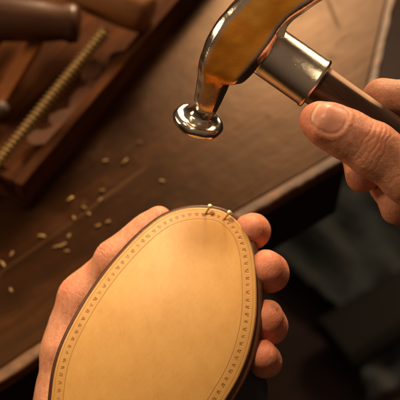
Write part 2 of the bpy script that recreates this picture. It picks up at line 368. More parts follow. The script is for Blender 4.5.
# threaded brass rod
def coil_rod():
    a = G(106, 31, 0.070); b = G(-22, 188, 0.022); n = 16; t, s, m = frame(a, b, (0, 0, 1)); L = (b - a).length
    rings = []; K_ = 800; turns = 40
    for i in range(K_ + 1):
        q = i / K_; c = a.lerp(b, q)
        c = c + Vector((0, 0, 0.0)) ; r = []
        for j in range(n):
            th = 2 * math.pi * j / n; rr = 0.0041 + 0.0015 * math.sin(2 * math.pi * turns * q + th)
            if i == 0 or i == K_: rr *= 0.8
            r.append(c + s * rr * math.cos(th) + m * rr * math.sin(th))
        rings.append(r)
    o = mesh('threaded_rod', *loft(rings), ODB, at=b); tag(o, 'ridged brass rod leaning diagonally in the tool tray', 'rod')
coil_rod()
def tool(name, a, b, prof, m, label, cat, parts=()):
    root = empty(name, a, label, cat)
    mesh('handle', *tube(a, b, prof), m, root)
    for pn, q0, q1, pr, pm in parts: mesh(pn, *tube(a.lerp(b, q0), a.lerp(b, q1), pr), pm, root)
    return root
tool('tool_handle', G(-40, 16, 0.05), G(80, 24, 0.045), [(0, .012), (.05, .016), (.3, .019), (.7, .017), (.86, .0145), (.93, .0165), (.985, .015), (1, .010)], DARKW,
     'dark wooden tool handle lying at the back left of the tray', 'tool', [('ferrule', -0.25, 0.0, [(0, .008), (.1, .0095), (.9, .011), (1, .0105)], BRASS)])
tool('mallet_handle', G(62, -24, 0.055), G(150, 15, 0.045), [(0, .012), (.08, .017), (.4, .020), (.75, .0195), (.93, .018), (.985, .016), (1, .012)], TANW,
     'light tan wooden handle with a rounded end beside the tray rim', 'tool')
tool('awl', G(-60, 75, 0.03), G(20, 8, 0.028), [(0, .008), (.1, .012), (.5, .014), (.85, .011), (1, .008)], DARKW, 'dark awl handle half hidden under the dark tool handle in the tray', 'awl',
     [('spike', 1.0, 1.35, [(0, .0022), (.5, .0018), (1, .0004)], STEEL)])
a = G(38, 40, 0.03); b = G(-12, 118, 0.012); t, s_, n_ = frame(a, b, (0, 0, 1))
o = mesh('wooden_stick', *loft([[c + s_ * x * w + n_ * y for x, y in ((-1, -.003), (1, -.003), (1, .003), (-1, .003))] for c, w in ((a, .0055), (a.lerp(b, .5), .0065), (b, .0075))]), ORW, at=b, smooth=False, bevel=0.001)
tag(o, 'flat orange wooden stick in the left of the tray', 'stick')
o = mesh('metal_knob', *tube(G(-6, 112, 0.014), G(6, 106, 0.022), [(0, .004), (.2, .006), (.7, .0065), (.95, .004), (1, .001)]), GREY, at=G(0, 110, 0.01)); tag(o, 'small grey metal knob at the left edge of the picture in the tray', 'knob')
spots = [(118, 62, 'reddish leather scrap in the tray near the top end of the ridged rod'), (100, 84, 'reddish leather scrap second along the tray wall from the rod tip'),
         (82, 103, 'reddish leather scrap midway between the ridged rod and the tray wall'), (64, 122, 'reddish leather scrap beside the lower half of the ridged rod'),
         (46, 140, 'reddish leather scrap nearest the corner of the tray'), (92, 72, 'small scrap of leather lying against the ridged rod')]
for i, (u, v, lb) in enumerate(spots):
    c = G(u, v, 0.012); n = 11; top = []; bot = []; rr = random.uniform(0.012, 0.016); a0 = random.uniform(0, 6)
    for j in range(n):
        th = 2 * math.pi * j / n; r = rr * random.uniform(0.75, 1.15); e = Vector((math.cos(th) * r, math.sin(th) * r * 0.8, 0)); e.rotate(Matrix.Rotation(a0, 3, 'Z'))
        zz = random.uniform(-.002, .003) + e.x * 0.25
        top.append(c + e + Vector((0, 0, .004 + zz))); bot.append(c + e * 0.95 + Vector((0, 0, -.002 + zz)))
    o = mesh('leather_scrap', *loft([bot, top]), SCRAP, at=c, bevel=0.001, smooth=False); tag(o, lb, 'leather scrap', 'leather scraps in the tool tray')

# brass pegs scattered on the bench
pegs = [(70, 199, 1.25, 40, 'bright brass peg nearest the tray corner, catching the light'), (105, 161, 1, 15, 'brass peg below the tray wall, left one of the upper pair'),
        (125, 162, 1.1, 50, 'brass peg below the tray wall, right one of the upper pair'), (162, 181, 1, -20, 'brass peg lying alone between the hammer face and the thumb'),
        (102, 191, 1, 10, 'brass peg at the top of the loose column above the thumb'), (100, 200, .9, 60, 'brass peg second down in the loose column above the thumb'),
        (74, 218, 1, -65, 'brass peg standing almost upright in the picture below the bright one'), (84, 208, .8, -40, 'faint brass peg just right of and below the bright one'),
        (89, 214, .8, -50, 'faint brass peg between the bright one and the cluster above the thumb'), (108, 222, 1, 30, 'brass peg nearest the left thumb knuckle'),
        (98, 226, 1, 20, 'brass peg touching its neighbour close to the left thumb'), (42, 236, 1.1, -8, 'brass peg lying alone left of the triple cluster'),
        (69, 236, 1, 60, 'tilted brass peg above the triple cluster'), (57, 247, 1, 20, 'leftmost brass peg of the triple cluster'),
        (63, 245, 1, 40, 'middle brass peg of the triple cluster'), (67, 251, .8, 0, 'lowest brass peg of the triple cluster'),
        (12, 254, .9, 70, 'dull brass peg near the left border at the height of the cluster'), (3, 264, 1.1, -50, 'brass peg cut by the left border, upper one'),
        (11, 290, 1, -60, 'brass peg lowest on the bench near the left border'), (140, 143, .7, 10, 'faint tiny brass peg between the tray and the hammer face')]
def peg_mesh(k):
    n = 9; rings = []
    flat = (.55, .35, .8)[k]; ln = (.0040, .0034, .0045)[k]
    for q, w in ((-1, .35), (-.8, .8), (-.3, 1), (.3, 1.1), (.8, .95), (1, .4)):
        rings.append([Vector((ln * q + random.uniform(-.0004, .0004), .0017 * w * math.cos(2 * math.pi * j / n) * random.uniform(.75, 1.2) + .0009 * q * q * (k - 1), .0015 * flat * w * math.sin(2 * math.pi * j / n) * random.uniform(.7, 1.2) + .0012)) for j in range(n)])
    return loft(rings)
pk = [mesh('brass_peg', *peg_mesh(k), PEGB if k == 0 else PEGM) for k in (0, 1, 2, 0)]; pk[3].data.materials.clear(); pk[3].data.materials.append(PEGM)
for i, (u, v, sc, ang, lb) in enumerate(pegs):
    o = pk[i] if i < 4 else pk[1 + i % 3].copy()
    if i > 3: link(o)
    o.location = G(u, v, 0.0005); o.rotation_euler = (0, 0, math.radians(ang)); sc *= .60; o.scale = (sc * random.uniform(.75, 1.15), sc * random.uniform(.6, 1), sc * random.uniform(.6, 1))
    tag(o, lb, 'brass peg', 'brass pegs scattered on the bench')

# ---------------------------------------------------------------- shoe
SN = cdir(-0.10, 0.36, 0.93); S0 = P(160, 300, 0.445)
def SP(u, v):
    r = ray(u, v); return CAM + r * ((S0 - CAM).dot(SN) / r.dot(SN))
EX = RGT - SN * RGT.dot(SN); EX.normalize(); EY = SN.cross(EX)
B0 = float((SP(160, 285) - S0).dot(EY)); A0 = float((SP(150, 300) - S0).dot(EX))
def bend(a, b):
    q = max(0.0, B0 - b); h = -2.4 * q * q if q < .075 else -2.4 * .075 ** 2 - 4.8 * .075 * (q - .075) * (1 if q < .11 else .11 / q)
    return h - 2.3 * min(abs(a - A0), .07) ** 2
def to3(R, h): return [S0 + EX * float(a) + EY * float(b) + SN * (float(hh) + bend(float(a), float(b))) for (a, b), hh in zip(R, np.broadcast_to(h, len(R)))]
def onsole(u, v, h=0.0):                                        # point on the curved sole seen at (u, v)
    r = ray(u, v); p = SP(u, v)
    for _ in range(8):
        k = bend((p - S0).dot(EX), (p - S0).dot(EY)) + h; p = CAM + r * ((S0 + SN * k - CAM).dot(SN) / r.dot(SN))
    return p
ctrl = [(205, 207), (222, 210), (236, 219), (246, 231), (252.5, 247), (255.5, 266), (257, 290), (256.5, 315), (252.5, 340), (245, 364), (235, 385), (222, 406), (203, 440), (187, 480), (180, 520), (182, 560), (190, 600),
        (196, 640), (192, 680), (170, 708), (135, 715), (103, 704), (84, 672), (78, 635), (77, 590), (73, 545), (64, 500), (56, 455), (49, 425), (50.5, 398), (54, 370), (62, 344), (75, 318), (90, 293), (108, 268), (129, 244), (147, 227), (164, 215), (184, 208)]
def catmull(pts, n):
    out = []; L = len(pts)
    for i in range(L):
        p0, p1, p2, p3 = [np.array(pts[(i + k) % L], float) for k in (-1, 0, 1, 2)]
        for j in range(n):
            t = j / n; out.append(0.5 * ((2 * p1) + (p2 - p0) * t + (2 * p0 - 5 * p1 + 4 * p2 - p3) * t * t + (-p0 + 3 * p1 - 3 * p2 + p3) * t ** 3))
    return out
rim = [onsole(u, v) for u, v in catmull(ctrl, 10)]
# even spacing + smoothing in the plane
R2 = np.array([((p - S0).dot(EX), (p - S0).dot(EY)) for p in rim])
for _ in range(12): R2 = (np.roll(R2, 1, 0) + R2 * 2 + np.roll(R2, -1, 0)) / 4
seg = np.linalg.norm(np.roll(R2, -1, 0) - R2, axis=1); cum = np.concatenate([[0], np.cumsum(seg)]); NR = 480
tt = np.linspace(0, cum[-1], NR, endpoint=False); RR = np.vstack([R2, R2[:1]])
R2 = np.stack([np.interp(tt, cum, RR[:, 0]), np.interp(tt, cum, RR[:, 1])], 1); PER = cum[-1]
def offset(R, o):
    t = np.roll(R, -1, 0) - np.roll(R, 1, 0); t /= np.linalg.norm(t, axis=1)[:, None]; n = np.stack([-t[:, 1], t[:, 0]], 1)
    c = R.mean(0); 
    if ((c - R[0]) @ n[0]) < 0: n = -n
    return R + n * o
def dome(o): return 0.0016 * (1 - math.exp(-o / 0.012))
shoe = empty('shoe', S0 - SN * 0.03, 'upturned dark shoe with tan leather sole and stamped rim held by the left hand', 'shoe')
offs = [(-0.0, -0.0042, 0), (-0.0, -0.0012, 0), (0.0002, -0.0004, 0.0002)] + [(o, 0, o) for o in np.linspace(0.0007, 0.014, 20)]
rings = []; uvs = []; rh = []
for o, h, uo in offs:
    hh = h if o < 0.0005 else dome(o); rings.append(to3(offset(R2, o), hh)); uvs += [(i * PER / NR, uo) for i in range(NR)]
inn = offset(R2, 0.014)
# midline the interior collapses to
yc = inn[:, 1]; c = inn.mean(0)
ymin, ymax = yc.min() + 0.035, yc.max() - 0.035
def mid0(y):
    k = np.abs(yc - y) < 0.006; xs = inn[k, 0]; return (xs.min() + xs.max()) / 2
ysm = np.linspace(ymin, ymax, 60); mpf = np.polyfit((ysm - ymin) / (ymax - ymin), [mid0(y) for y in ysm], 6)
def mid(y): return float(np.polyval(mpf, (y - ymin) / (ymax - ymin)))    # centre x at height y
tgt = np.array([(mid(min(max(y, ymin), ymax)), min(max(y, ymin), ymax)) for y in yc])
for q in np.linspace(0.08, 1, 14):
    R = inn * (1 - q) + tgt * q; rings.append(to3(R, dome(0.014 + q * 0.03))); uvs += [(i * PER / NR, 0.014 + q * 0.03) for i in range(NR)]
V, F = loft(rings, caps=False)
SM = sole_mat(); outsole = mesh('outsole', V, F, SM.m, shoe, uvs=uvs)
st = onsole(202, 233) - shoe.location
m_ = SM.stain; m_.vector_type = 'TEXTURE'; m_.inputs['Location'].default_value = st; m_.inputs['Scale'].default_value = (0.024, 0.018, 0.026)
# welt and upper
R = []
for o, h in ((0.003, -0.0043), (-0.0002, -0.0040), (-0.0018, -0.0036), (-0.0028, -0.0045), (-0.0028, -0.0070), (-0.0016, -0.0082), (0.002, -0.0084)): R.append(to3(offset(R2, o), h))
mesh('welt', *loft(R, False), WELT, shoe)
R = []
yv = R2[:, 1]; toe = np.clip((yv - yv.max() + 0.10) / 0.10, 0, 1)      # 1 at the toe, 0 behind the ball
hgt = 0.052 + (1 - toe) * 0.022
mdl = np.array([(mid(min(max(y, ymin), ymax)), min(max(y, ymin), ymax)) for y in yv])
for q in np.linspace(0, 1, 26):
    a_ = q * math.pi / 2; w = math.sin(a_) ** 1.0; sh = (1 - math.cos(a_)) if False else None
    infl = math.cos(a_) ** 0.55                                   # stays full, then closes over the instep
    base = offset(R2, 0.003 - 0.0035 * math.sin(min(q * 3, 1) * math.pi / 2 * 1.2))
    Rq = mdl + (base - mdl) * infl
    yr = np.clip((float((SP(200, 318) - S0).dot(EY)) - Rq[:, 1]) / 0.04, 0, 1); xr = np.clip((R2[:, 0] - mdl[:, 0]) / 0.03, 0, 1)
    Rq = Rq + np.stack([yr * yr * (3 - 2 * yr) * xr * min(q * 6, 1) * 0.019 * infl, 0 * yr], 1)
    R.append(to3(Rq, -0.0083 - hgt * math.sin(a_)))
mesh('upper', *loft(R, False), UPPER, shoe)
# stacked heel on the part outside the picture
hs = [(u, v) for u, v in ctrl if v >= 590]
Rh = np.array([((SP(u, v) - S0).dot(EX), (SP(u, v) - S0).dot(EY)) for u, v in hs]); Rh = Rh * 0.985 + Rh.mean(0) * 0.015
mesh('heel', *loft([to3(Rh, 0.0012), to3(Rh, 0.010), to3(Rh * .98 + Rh.mean(0) * .02, 0.024)]), WELT, shoe, smooth=False, bevel=0.001)
# two tacks standing in the toe
for (u, v), (hu, hv), L in (((203.5, 216), (211, 205), .008), ((222, 221), (230.5, 211.5), .008)):
    b0 = onsole(u, v) - SN * 0.001; dr = ray(hu, hv)
    b1 = P(hu, hv, (b0 - CAM).dot(FWD) - 0.0045); ax = (b1 - b0)
    tk = mesh('tack', *tube(b0, b1, [(0, .00045), (.78, .00055), (.79, .0009), (.84, .0014), (.93, .0015), (.98, .0011), (1.0, .0005)], 20), TACK, shoe); 

# ---------------------------------------------------------------- hammer
ham = empty('hammer', P(262, 50, 0.428), "cobbler's hammer with a mushroom face and bright steel collar held in the right hand", 'hammer')
def sec(c, s, n, w, t, ch, e, N=64):
    """chamfered rectangle (half sizes w,t; chamfer ch) blended to an ellipse by e"""
    out = []
    for j in range(N):
        a = 2 * math.pi * j / N; ca, sa = math.cos(a), math.sin(a)
        k = 1 / max(abs(ca) / w, abs(sa) / t); x, y = ca * k, sa * k
        lim = (w + t - ch)                                         # |x|+|y| <= w+t-ch
        if abs(x) + abs(y) > lim: f = lim / (abs(ca) + abs(sa)); x, y = ca * f, sa * f
        ex, ey = w * ca, t * sa
        out.append((c + s * (x * (1 - e) + ex * e) + n * (y * (1 - e) + ey * e), (x / w, y / t, y > 0)))
    return out
# left and right contour (u, v), depth, half thickness (mm), chamfer, roundness
hq = [(375, -92, 392, -52, .400, 2.0, 1.0, .2), (350, -78, 372, -36, .401, 4.0, 1.5, 0), (305, -52, 342, -12, .405, 7.0, 3.0, 0), (266, -26, 314, 5, .410, 9.0, 2.8, 0), (242, -6, 294, 18, .415, 10.0, 3.2, 0),
      (226, 10, 283, 32, .419, 10.6, 3.5, 0), (215, 24, 272, 50, .422, 10.8, 3.8, 0), (208, 38, 259, 66, .426, 10.6, 4.0, 0), (203.5, 51, 249, 76, .429, 10.2, 3.8, 0), (201, 59, 241, 77.5, .432, 9.6, 4.6, .05), (199, 69, 232.5, 79, .435, 9.0, 4.2, .1),
      (197, 82, 227, 90, .439, 8.0, 3.6, .15), (195, 94, 222, 101, .443, 7.2, 3.1, .3), (194.5, 105, 217, 111, .4475, 6.2, 2.6, .7)]
hp = [((a + c) / 2, (b + d_) / 2, dd, math.hypot(c - a, d_ - b) / 2 * KPX * dd * 1000 / max(.9, 1), t_, ch_, e_) for a, b, c, d_, dd, t_, ch_, e_ in hq]
ctr = [P(h[0], h[1], h[2]) for h in hp]
axd = cdir(-0.30, -0.74, -0.60)                                   # the striking end points down and away
dc = P(200, 116.5, 0.4515)
pts = list(ctr); prm = [h[3:] for h in hp]
for off_, r, in ((-0.0028, 6.3), (-0.0015, 7.4), (-0.0004, 9.4), (0.0000, 11.4), (0.0008, 12.6), (0.0022, 13.2), (0.0040, 13.1), (0.0054, 12.2), (0.0061, 10.4), (0.0064, 6.0), (0.0065, .5)):
    pts.append(dc + axd * off_); prm.append((r, r, r * .4, 1.0))
# refine the body with a spline
def resample(pts, prm, n):
    Pn = [np.array(list(p) + list(q), float) for p, q in zip(pts, prm)]; out = []
    for i in range(len(Pn) - 1):
        a, b, c_, d_ = Pn[max(i - 1, 0)], Pn[i], Pn[i + 1], Pn[min(i + 2, len(Pn) - 1)]
        k = n if i < len(hp) - 1 else 3
        for j in range(k):
            t = j / k; out.append(0.5 * ((2 * b) + (c_ - a) * t + (2 * a - 5 * b + 4 * c_ - d_) * t * t + (-a + 3 * b - 3 * c_ + d_) * t ** 3))
    out.append(Pn[-1]); return out
RS = resample(pts, prm, 5); rings = []; tone = []
vn = -FWD
cheekn = cdir(-0.06, 0.30, 0.95)
for i, r in enumerate(RS):
    c_ = Vector(r[:3]); a_ = Vector(RS[max(i - 2, 0)][:3]); b_ = Vector(RS[min(i + 2, len(RS) - 1)][:3])
    t = (b_ - a_).normalized()
    m = (c_ - dc).dot(axd)
    if r[6] > .6: t = axd
    s = t.cross(cheekn).normalized()
    if i < len(RS) - 34:
        j_ = i / 5; j0 = min(int(j_), len(hq) - 2); fq = j_ - j0; A_ = hq[j0]; B_ = hq[j0 + 1]
        e_ = [A_[k] * (1 - fq) + B_[k] * fq for k in range(5)]; s2 = (P(e_[2], e_[3], e_[4]) - P(e_[0], e_[1], e_[4])).normalized()
        s = s2 if s2.dot(s) > 0 else -s2
    n = s.cross(t).normalized()
    if n.dot(cheekn) < 0: n = -n
    q = sec(c_, s, n, r[3] / 1000, r[4] / 1000, r[5] / 1000, min(max(r[6], 0), 1)); 
    am = .00006 + .00008 * min(1, max(0, (i - 62) / 6))
    def dent(p): return am * (math.sin(p.x * 430 + 2.1 * math.sin(p.y * 330)) + math.sin(p.z * 610 + p.y * 420 + 1.7 * math.sin(p.x * 520)) + .3 * math.sin(p.x * 1100 - p.z * 900))
    rings.append([x[0] + (x[0] - c_).normalized() * dent(x[0]) - axd * (dent(x[0] * 1.3) * .8 if i > 70 else 0) for x in q])
    f = i / len(RS)
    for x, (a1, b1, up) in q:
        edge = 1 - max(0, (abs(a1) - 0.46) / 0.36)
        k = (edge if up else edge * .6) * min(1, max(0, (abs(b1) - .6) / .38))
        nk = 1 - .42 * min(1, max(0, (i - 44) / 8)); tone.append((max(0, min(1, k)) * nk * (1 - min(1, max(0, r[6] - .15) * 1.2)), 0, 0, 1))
V, F = loft(rings)
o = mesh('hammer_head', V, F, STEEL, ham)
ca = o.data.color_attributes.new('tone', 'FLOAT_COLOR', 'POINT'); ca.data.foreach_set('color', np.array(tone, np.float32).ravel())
bw = o.modifiers.new('sub', 'SUBSURF'); bw.levels = bw.render_levels = 1
ca_, cb_ = P(256, 42, .430), P(316.5, 84.5, .431); cl = (cb_ - ca_).length
r_ = .0128
def ellip(a, b, prof, m, name, par, sy=.86, n=64): return mesh(name, *tube(a, b, prof, n, tuple(-FWD), sy), m, par)
co = ellip(ca_, cb_, [(0, r_ * .95), (.02, r_ * .99), (.3, r_ * 1.0), (.93, r_ * 1.005), (.95, r_ * 1.04), (.98, r_ * 1.045), (.997, r_ * 1.01), (1, r_ * .95), (1.0005, r_ * .8)], STEEL, 'collar', ham)
hd = cb_ - ca_
h0 = ca_ + hd * .9; h1 = P(385, 131, .436); h2 = P(520, 222, .446); h3 = P(700, 340, .46)
hr = [(h0, .0102), (cb_ + (h1 - cb_) * .01, .0103), (cb_.lerp(h1, .3), .0100), (cb_.lerp(h1, .62), .0098), (cb_.lerp(h1, .80), .0097), (h1, .0096), (h1.lerp(h2, .5), .0105), (h2, .012), (h2.lerp(h3, .5), .0135), (h3, .014), (h3 + (h3 - h2) * .02, .010)]
rings = []
for i, (c_, r) in enumerate(hr):
    t, s, n = frame(hr[max(i - 1, 0)][0], hr[min(i + 1, len(hr) - 1)][0], tuple(-FWD)); N = 48
    rings.append([c_ + s * (r * math.cos(2 * math.pi * j / N)) + n * (r * .92 * math.sin(2 * math.pi * j / N)) for j in range(N)])
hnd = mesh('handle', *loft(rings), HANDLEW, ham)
glint = []; glint_dir = cdir(.55, .78, .30); t_, s2_, n2_ = frame(h0, h1, tuple(-FWD))  # painted highlight: pale streak on the handle's upper side next to the collar
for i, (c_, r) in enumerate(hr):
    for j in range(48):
        dv = (rings[i][j] - c_).normalized(); glint.append((max(0, min(1, (dv.dot(glint_dir) - .84) / .08)) * (1, 1, 1, 1, .0, 0, 0, 0, 0, 0, 0)[i], 0, 0, 1))
ca = hnd.data.color_attributes.new('tone', 'FLOAT_COLOR', 'POINT'); ca.data.foreach_set('color', np.array(glint, np.float32).ravel())
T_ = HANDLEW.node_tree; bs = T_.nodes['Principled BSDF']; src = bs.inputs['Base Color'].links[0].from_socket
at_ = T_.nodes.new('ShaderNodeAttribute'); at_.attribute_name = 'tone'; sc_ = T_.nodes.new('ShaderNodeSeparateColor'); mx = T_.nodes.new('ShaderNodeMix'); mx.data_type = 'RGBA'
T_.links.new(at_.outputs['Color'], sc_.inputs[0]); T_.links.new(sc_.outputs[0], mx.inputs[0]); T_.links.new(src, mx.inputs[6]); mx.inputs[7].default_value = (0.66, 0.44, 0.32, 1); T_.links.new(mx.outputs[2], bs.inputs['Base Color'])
# langet: the bright strip of metal beside the eye
la, lb = P(285.5, 16, .4070), P(280.5, 37, .4110)
t, s, n = frame(la, lb, tuple(-FWD))
mesh('wedge', *loft([[c_ + s * x * w + n * y for x, y in ((-.002, -.006), (.002, -.006), (.002, .001), (-.002, .001))] for c_, w in ((la, .5), (la.lerp(lb, .5), 1), (lb, .8))]), TACK, ham, smooth=False, bevel=.0006)

# ---------------------------------------------------------------- hands: smooth implicit surface -> mesh
def smin(a, b, k):
    h = np.clip(0.5 + 0.5 * (b - a) / k, 0, 1); return b + (a - b) * h - k * h * (1 - h)
def cone(p, a, b, r1, r2):
    ba = b - a; l2 = ba @ ba; t = np.clip(((p - a) @ ba) / l2, 0, 1)
    dd = p - a - t[:, None] * ba; return np.sqrt((dd * dd).sum(1)) - (r1 + (r2 - r1) * t)
def J(u, v, d_, r): return (np.array(P(u, v, d_)), r / 1000)
class Hand:
    def __init__(s): s.ch = []; s.k = []; s.disp = []; s.feat = []
    def chain(s, js, k=0.004): s.ch.append((js, k))
    def base(s, p):
        out = None
        for (js, k), kk in zip(s.ch, s.k):
            f = None
            for (a, r1), (b, r2) in zip(js[:-1], js[1:]):
                c_ = cone(p, a, b, r1, r2); f = c_ if f is None else smin(f, c_, k)
            out = f if out is None else smin(out, f, kk)
        return out
    def full(s, p):
        f = s.base(p)
        for fn in s.disp: f = f + fn(p)
        return f
def chunk(fn, p, n=200000): return np.concatenate([fn(p[i:i + n]) for i in range(0, len(p), n)])
def nets(fn, lo, hi, h):
    n = np.ceil((hi - lo) / h).astype(int) + 1
    ax = [lo[i] + h * np.arange(n[i]) for i in range(3)]
    Gd = np.stack(np.meshgrid(*ax, indexing='ij'), -1).reshape(-1, 3)
    st_ = 4; cn = (n + st_ - 1) // st_ + 1; axc = [lo[i] + h * st_ * np.arange(cn[i]) for i in range(3)]
    Fc = chunk(fn, np.stack(np.meshgrid(*axc, indexing='ij'), -1).reshape(-1, 3)).reshape(cn)
    Fv = Fc[np.ix_(*[np.minimum((np.arange(n[i]) + st_ // 2) // st_, cn[i] - 1) for i in range(3)])].copy()
    near = (np.abs(Fv) < h * st_ * 1.3).ravel(); Fr = Fv.ravel(); Fr[near] = chunk(fn, Gd[near]); Fv = Fr.reshape(n); s = Fv < 0
    cs = [(i, j, k) for i in (0, 1) for j in (0, 1) for k in (0, 1)]
    def sh(A_, c_): return A_[c_[0]:n[0] - 1 + c_[0], c_[1]:n[1] - 1 + c_[1], c_[2]:n[2] - 1 + c_[2]]
    cnt = sum(sh(s, c_).astype(int) for c_ in cs); act = (cnt > 0) & (cnt < 8); ijk = np.argwhere(act)
    idx = -np.ones(act.shape, int); idx[act] = np.arange(len(ijk))
    pos = np.zeros((len(ijk), 3)); num = np.zeros(len(ijk))
    for a in cs:
        for x in range(3):
            if a[x] == 0:
                b = list(a); b[x] = 1; fa = sh(Fv, a)[act]; fb = sh(Fv, tuple(b))[act]; m = (fa < 0) != (fb < 0)
                t = fa / np.where(m, fa - fb, 1); q = ijk + np.array(a, float); q[:, x] += t; pos[m] += q[m]; num[m] += 1
    pos = lo + h * pos / num[:, None]; quads = []
    for x in range(3):
        y, z = (x + 1) % 3, (x + 2) % 3
        sl0 = [slice(None)] * 3; sl1 = [slice(None)] * 3; sl0[x] = slice(0, n[x] - 1); sl1[x] = slice(1, n[x])
        e = np.argwhere(s[tuple(sl0)] != s[tuple(sl1)]); fl_ = s[tuple(sl0)][tuple(e.T)]
        m = (e[:, y] > 0) & (e[:, z] > 0) & (e[:, y] < n[y] - 1) & (e[:, z] < n[z] - 1); e = e[m]; fl_ = fl_[m]; q = []
        for dy, dz in ((-1, -1), (0, -1), (0, 0), (-1, 0)):
            c_ = e.copy(); c_[:, y] += dy; c_[:, z] += dz; q.append(idx[tuple(c_.T)])
        q = np.stack(q, 1); q[~fl_] = q[~fl_][:, ::-1]; quads.append(q)
    return pos, np.concatenate(quads)
def subdivide(V, Q):
    E = np.sort(np.concatenate([Q[:, [i, (i + 1) % 4]] for i in range(4)]), 1); key = E[:, 0] * len(V) + E[:, 1]
    uq, inv = np.unique(key, return_inverse=True); a, b = uq // len(V), uq % len(V); nq = len(Q); e = [inv[i * nq:(i + 1) * nq] + len(V) for i in range(4)]
    cb = len(V) + len(uq) + np.arange(nq); V2 = np.concatenate([V, (V[a] + V[b]) / 2, V[Q].mean(1)])
    return V2, np.concatenate([np.stack([Q[:, i], e[i], cb, e[i - 1]], 1) for i in range(4)])
def grad(fn, p, h=0.0002):
    g_ = np.stack([chunk(fn, p + np.eye(3)[i] * h) - chunk(fn, p - np.eye(3)[i] * h) for i in range(3)], 1)
    return g_ / (np.linalg.norm(g_, axis=1)[:, None] + 1e-12)
def relax(V, Q, it=2):
    for _ in range(it):
        A_ = np.zeros_like(V); n_ = np.zeros(len(V))
        for i in range(4):
            W_ = V[Q[:, (i + 1) % 4]] + V[Q[:, i - 1]]; n_ += 2 * np.bincount(Q[:, i], minlength=len(V))
            for k in range(3): A_[:, k] += np.bincount(Q[:, i], W_[:, k], len(V))
        V = V * .4 + .6 * A_ / n_[:, None]
    return V
def build_hand(name, H, tonefn, label, cat, h=0.0017, levels=2, lo=None, hi=None):
    A_ = np.array([a for js, _ in H.ch for a, r in js]); rm = 0.03
    lo = A_.min(0) - rm; hi = A_.max(0) + rm
    V, Q = nets(H.base, lo, hi, h); V = relax(V, Q, 2)
    for l in range(levels):
        V, Q = subdivide(V, Q); V = relax(V, Q, 1)
    fn = H.base
    def vnorm(V):
        d1 = V[Q[:, 2]] - V[Q[:, 0]]; d2 = V[Q[:, 3]] - V[Q[:, 1]]; fnm = np.cross(d1, d2); N = np.zeros_like(V)
        for i in range(4):
            for k in range(3): N[:, k] += np.bincount(Q[:, i], fnm[:, k], len(V))
        N /= np.linalg.norm(N, axis=1)[:, None] + 1e-20; return N
    N = vnorm(V); tst = chunk(fn, V[::97] + N[::97] * .0005).mean() - chunk(fn, V[::97]).mean(); sg = 1 if tst > 0 else -1
    for _ in range(2): V = V - chunk(fn, V)[:, None] * vnorm(V) * sg
    N = vnorm(V) * sg; dsp = sum(f(V) for f in H.disp) if H.disp else 0
    V = V - N * np.broadcast_to(dsp, len(V))[:, None]
    c0 = Vector(V.mean(0))
    me = bpy.data.meshes.new(name); Vl = V - np.array(c0)
    me.vertices.add(len(V)); me.vertices.foreach_set('co', Vl.astype(np.float32).ravel())
    me.loops.add(len(Q) * 4); me.loops.foreach_set('vertex_index', Q.astype(np.int32).ravel())
    me.polygons.add(len(Q)); me.polygons.foreach_set('loop_start', np.arange(0, len(Q) * 4, 4, dtype=np.int32))
    me.polygons.foreach_set('loop_total', np.full(len(Q), 4, np.int32)); me.update(calc_edges=True)
    me.polygons.foreach_set('use_smooth', np.ones(len(me.polygons), bool))
    ca = me.color_attributes.new('tone', 'FLOAT_COLOR', 'POINT'); T = tonefn(V).astype(np.float32); ca.data.foreach_set('color', T.ravel())
    me.materials.append(SKIN); o = bpy.data.objects.new(name, me); o.location = c0; link(o); tag(o, label, cat); print(name, len(V), time.time() - T0); return o
def gauss(p, c_, r): return np.exp(-((p - np.array(c_)) ** 2).sum(1) / (r * r))
def value_noise(p, f, seed=0):
    q = p * f; i = np.floor(q).astype(np.int64); t = q - i; t = t * t * (3 - 2 * t); out = 0
    for dx in (0, 1):
        for dy in (0, 1):
            for dz in (0, 1):
                hsh = ((i[:, 0] + dx) * 73856093) ^ ((i[:, 1] + dy) * 19349663) ^ ((i[:, 2] + dz) * 83492791) ^ (seed * 2654435)
                hsh = (hsh ^ (hsh >> 13)) * 1274126177; r = ((hsh ^ (hsh >> 16)) & 0xffff) / 65535.0
                w = (t[:, 0] if dx else 1 - t[:, 0]) * (t[:, 1] if dy else 1 - t[:, 1]) * (t[:, 2] if dz else 1 - t[:, 2]); out = out + r * w
    return out
def creases(c_, axis, around, spacing, nlines, depth, radius, width=.0004):
    """folds across a finger at a joint: displacement positive = into the skin"""
    c_ = np.array(c_); ax = np.array(axis)
    def f(p):
        d_ = p - c_; a = d_ @ ax + (value_noise(p, 240, 3) - .5) * .0022 + (value_noise(p, 700, 5) - .5) * .0006; m = np.exp(-(d_ * d_).sum(1) / radius ** 2); out = 0
        for i in range(nlines):
            o_ = (i - (nlines - 1) / 2) * spacing; out = out + np.exp(-((a - o_) / width) ** 2) * (1 - .25 * (i % 2))
        return out * m * depth
    return f
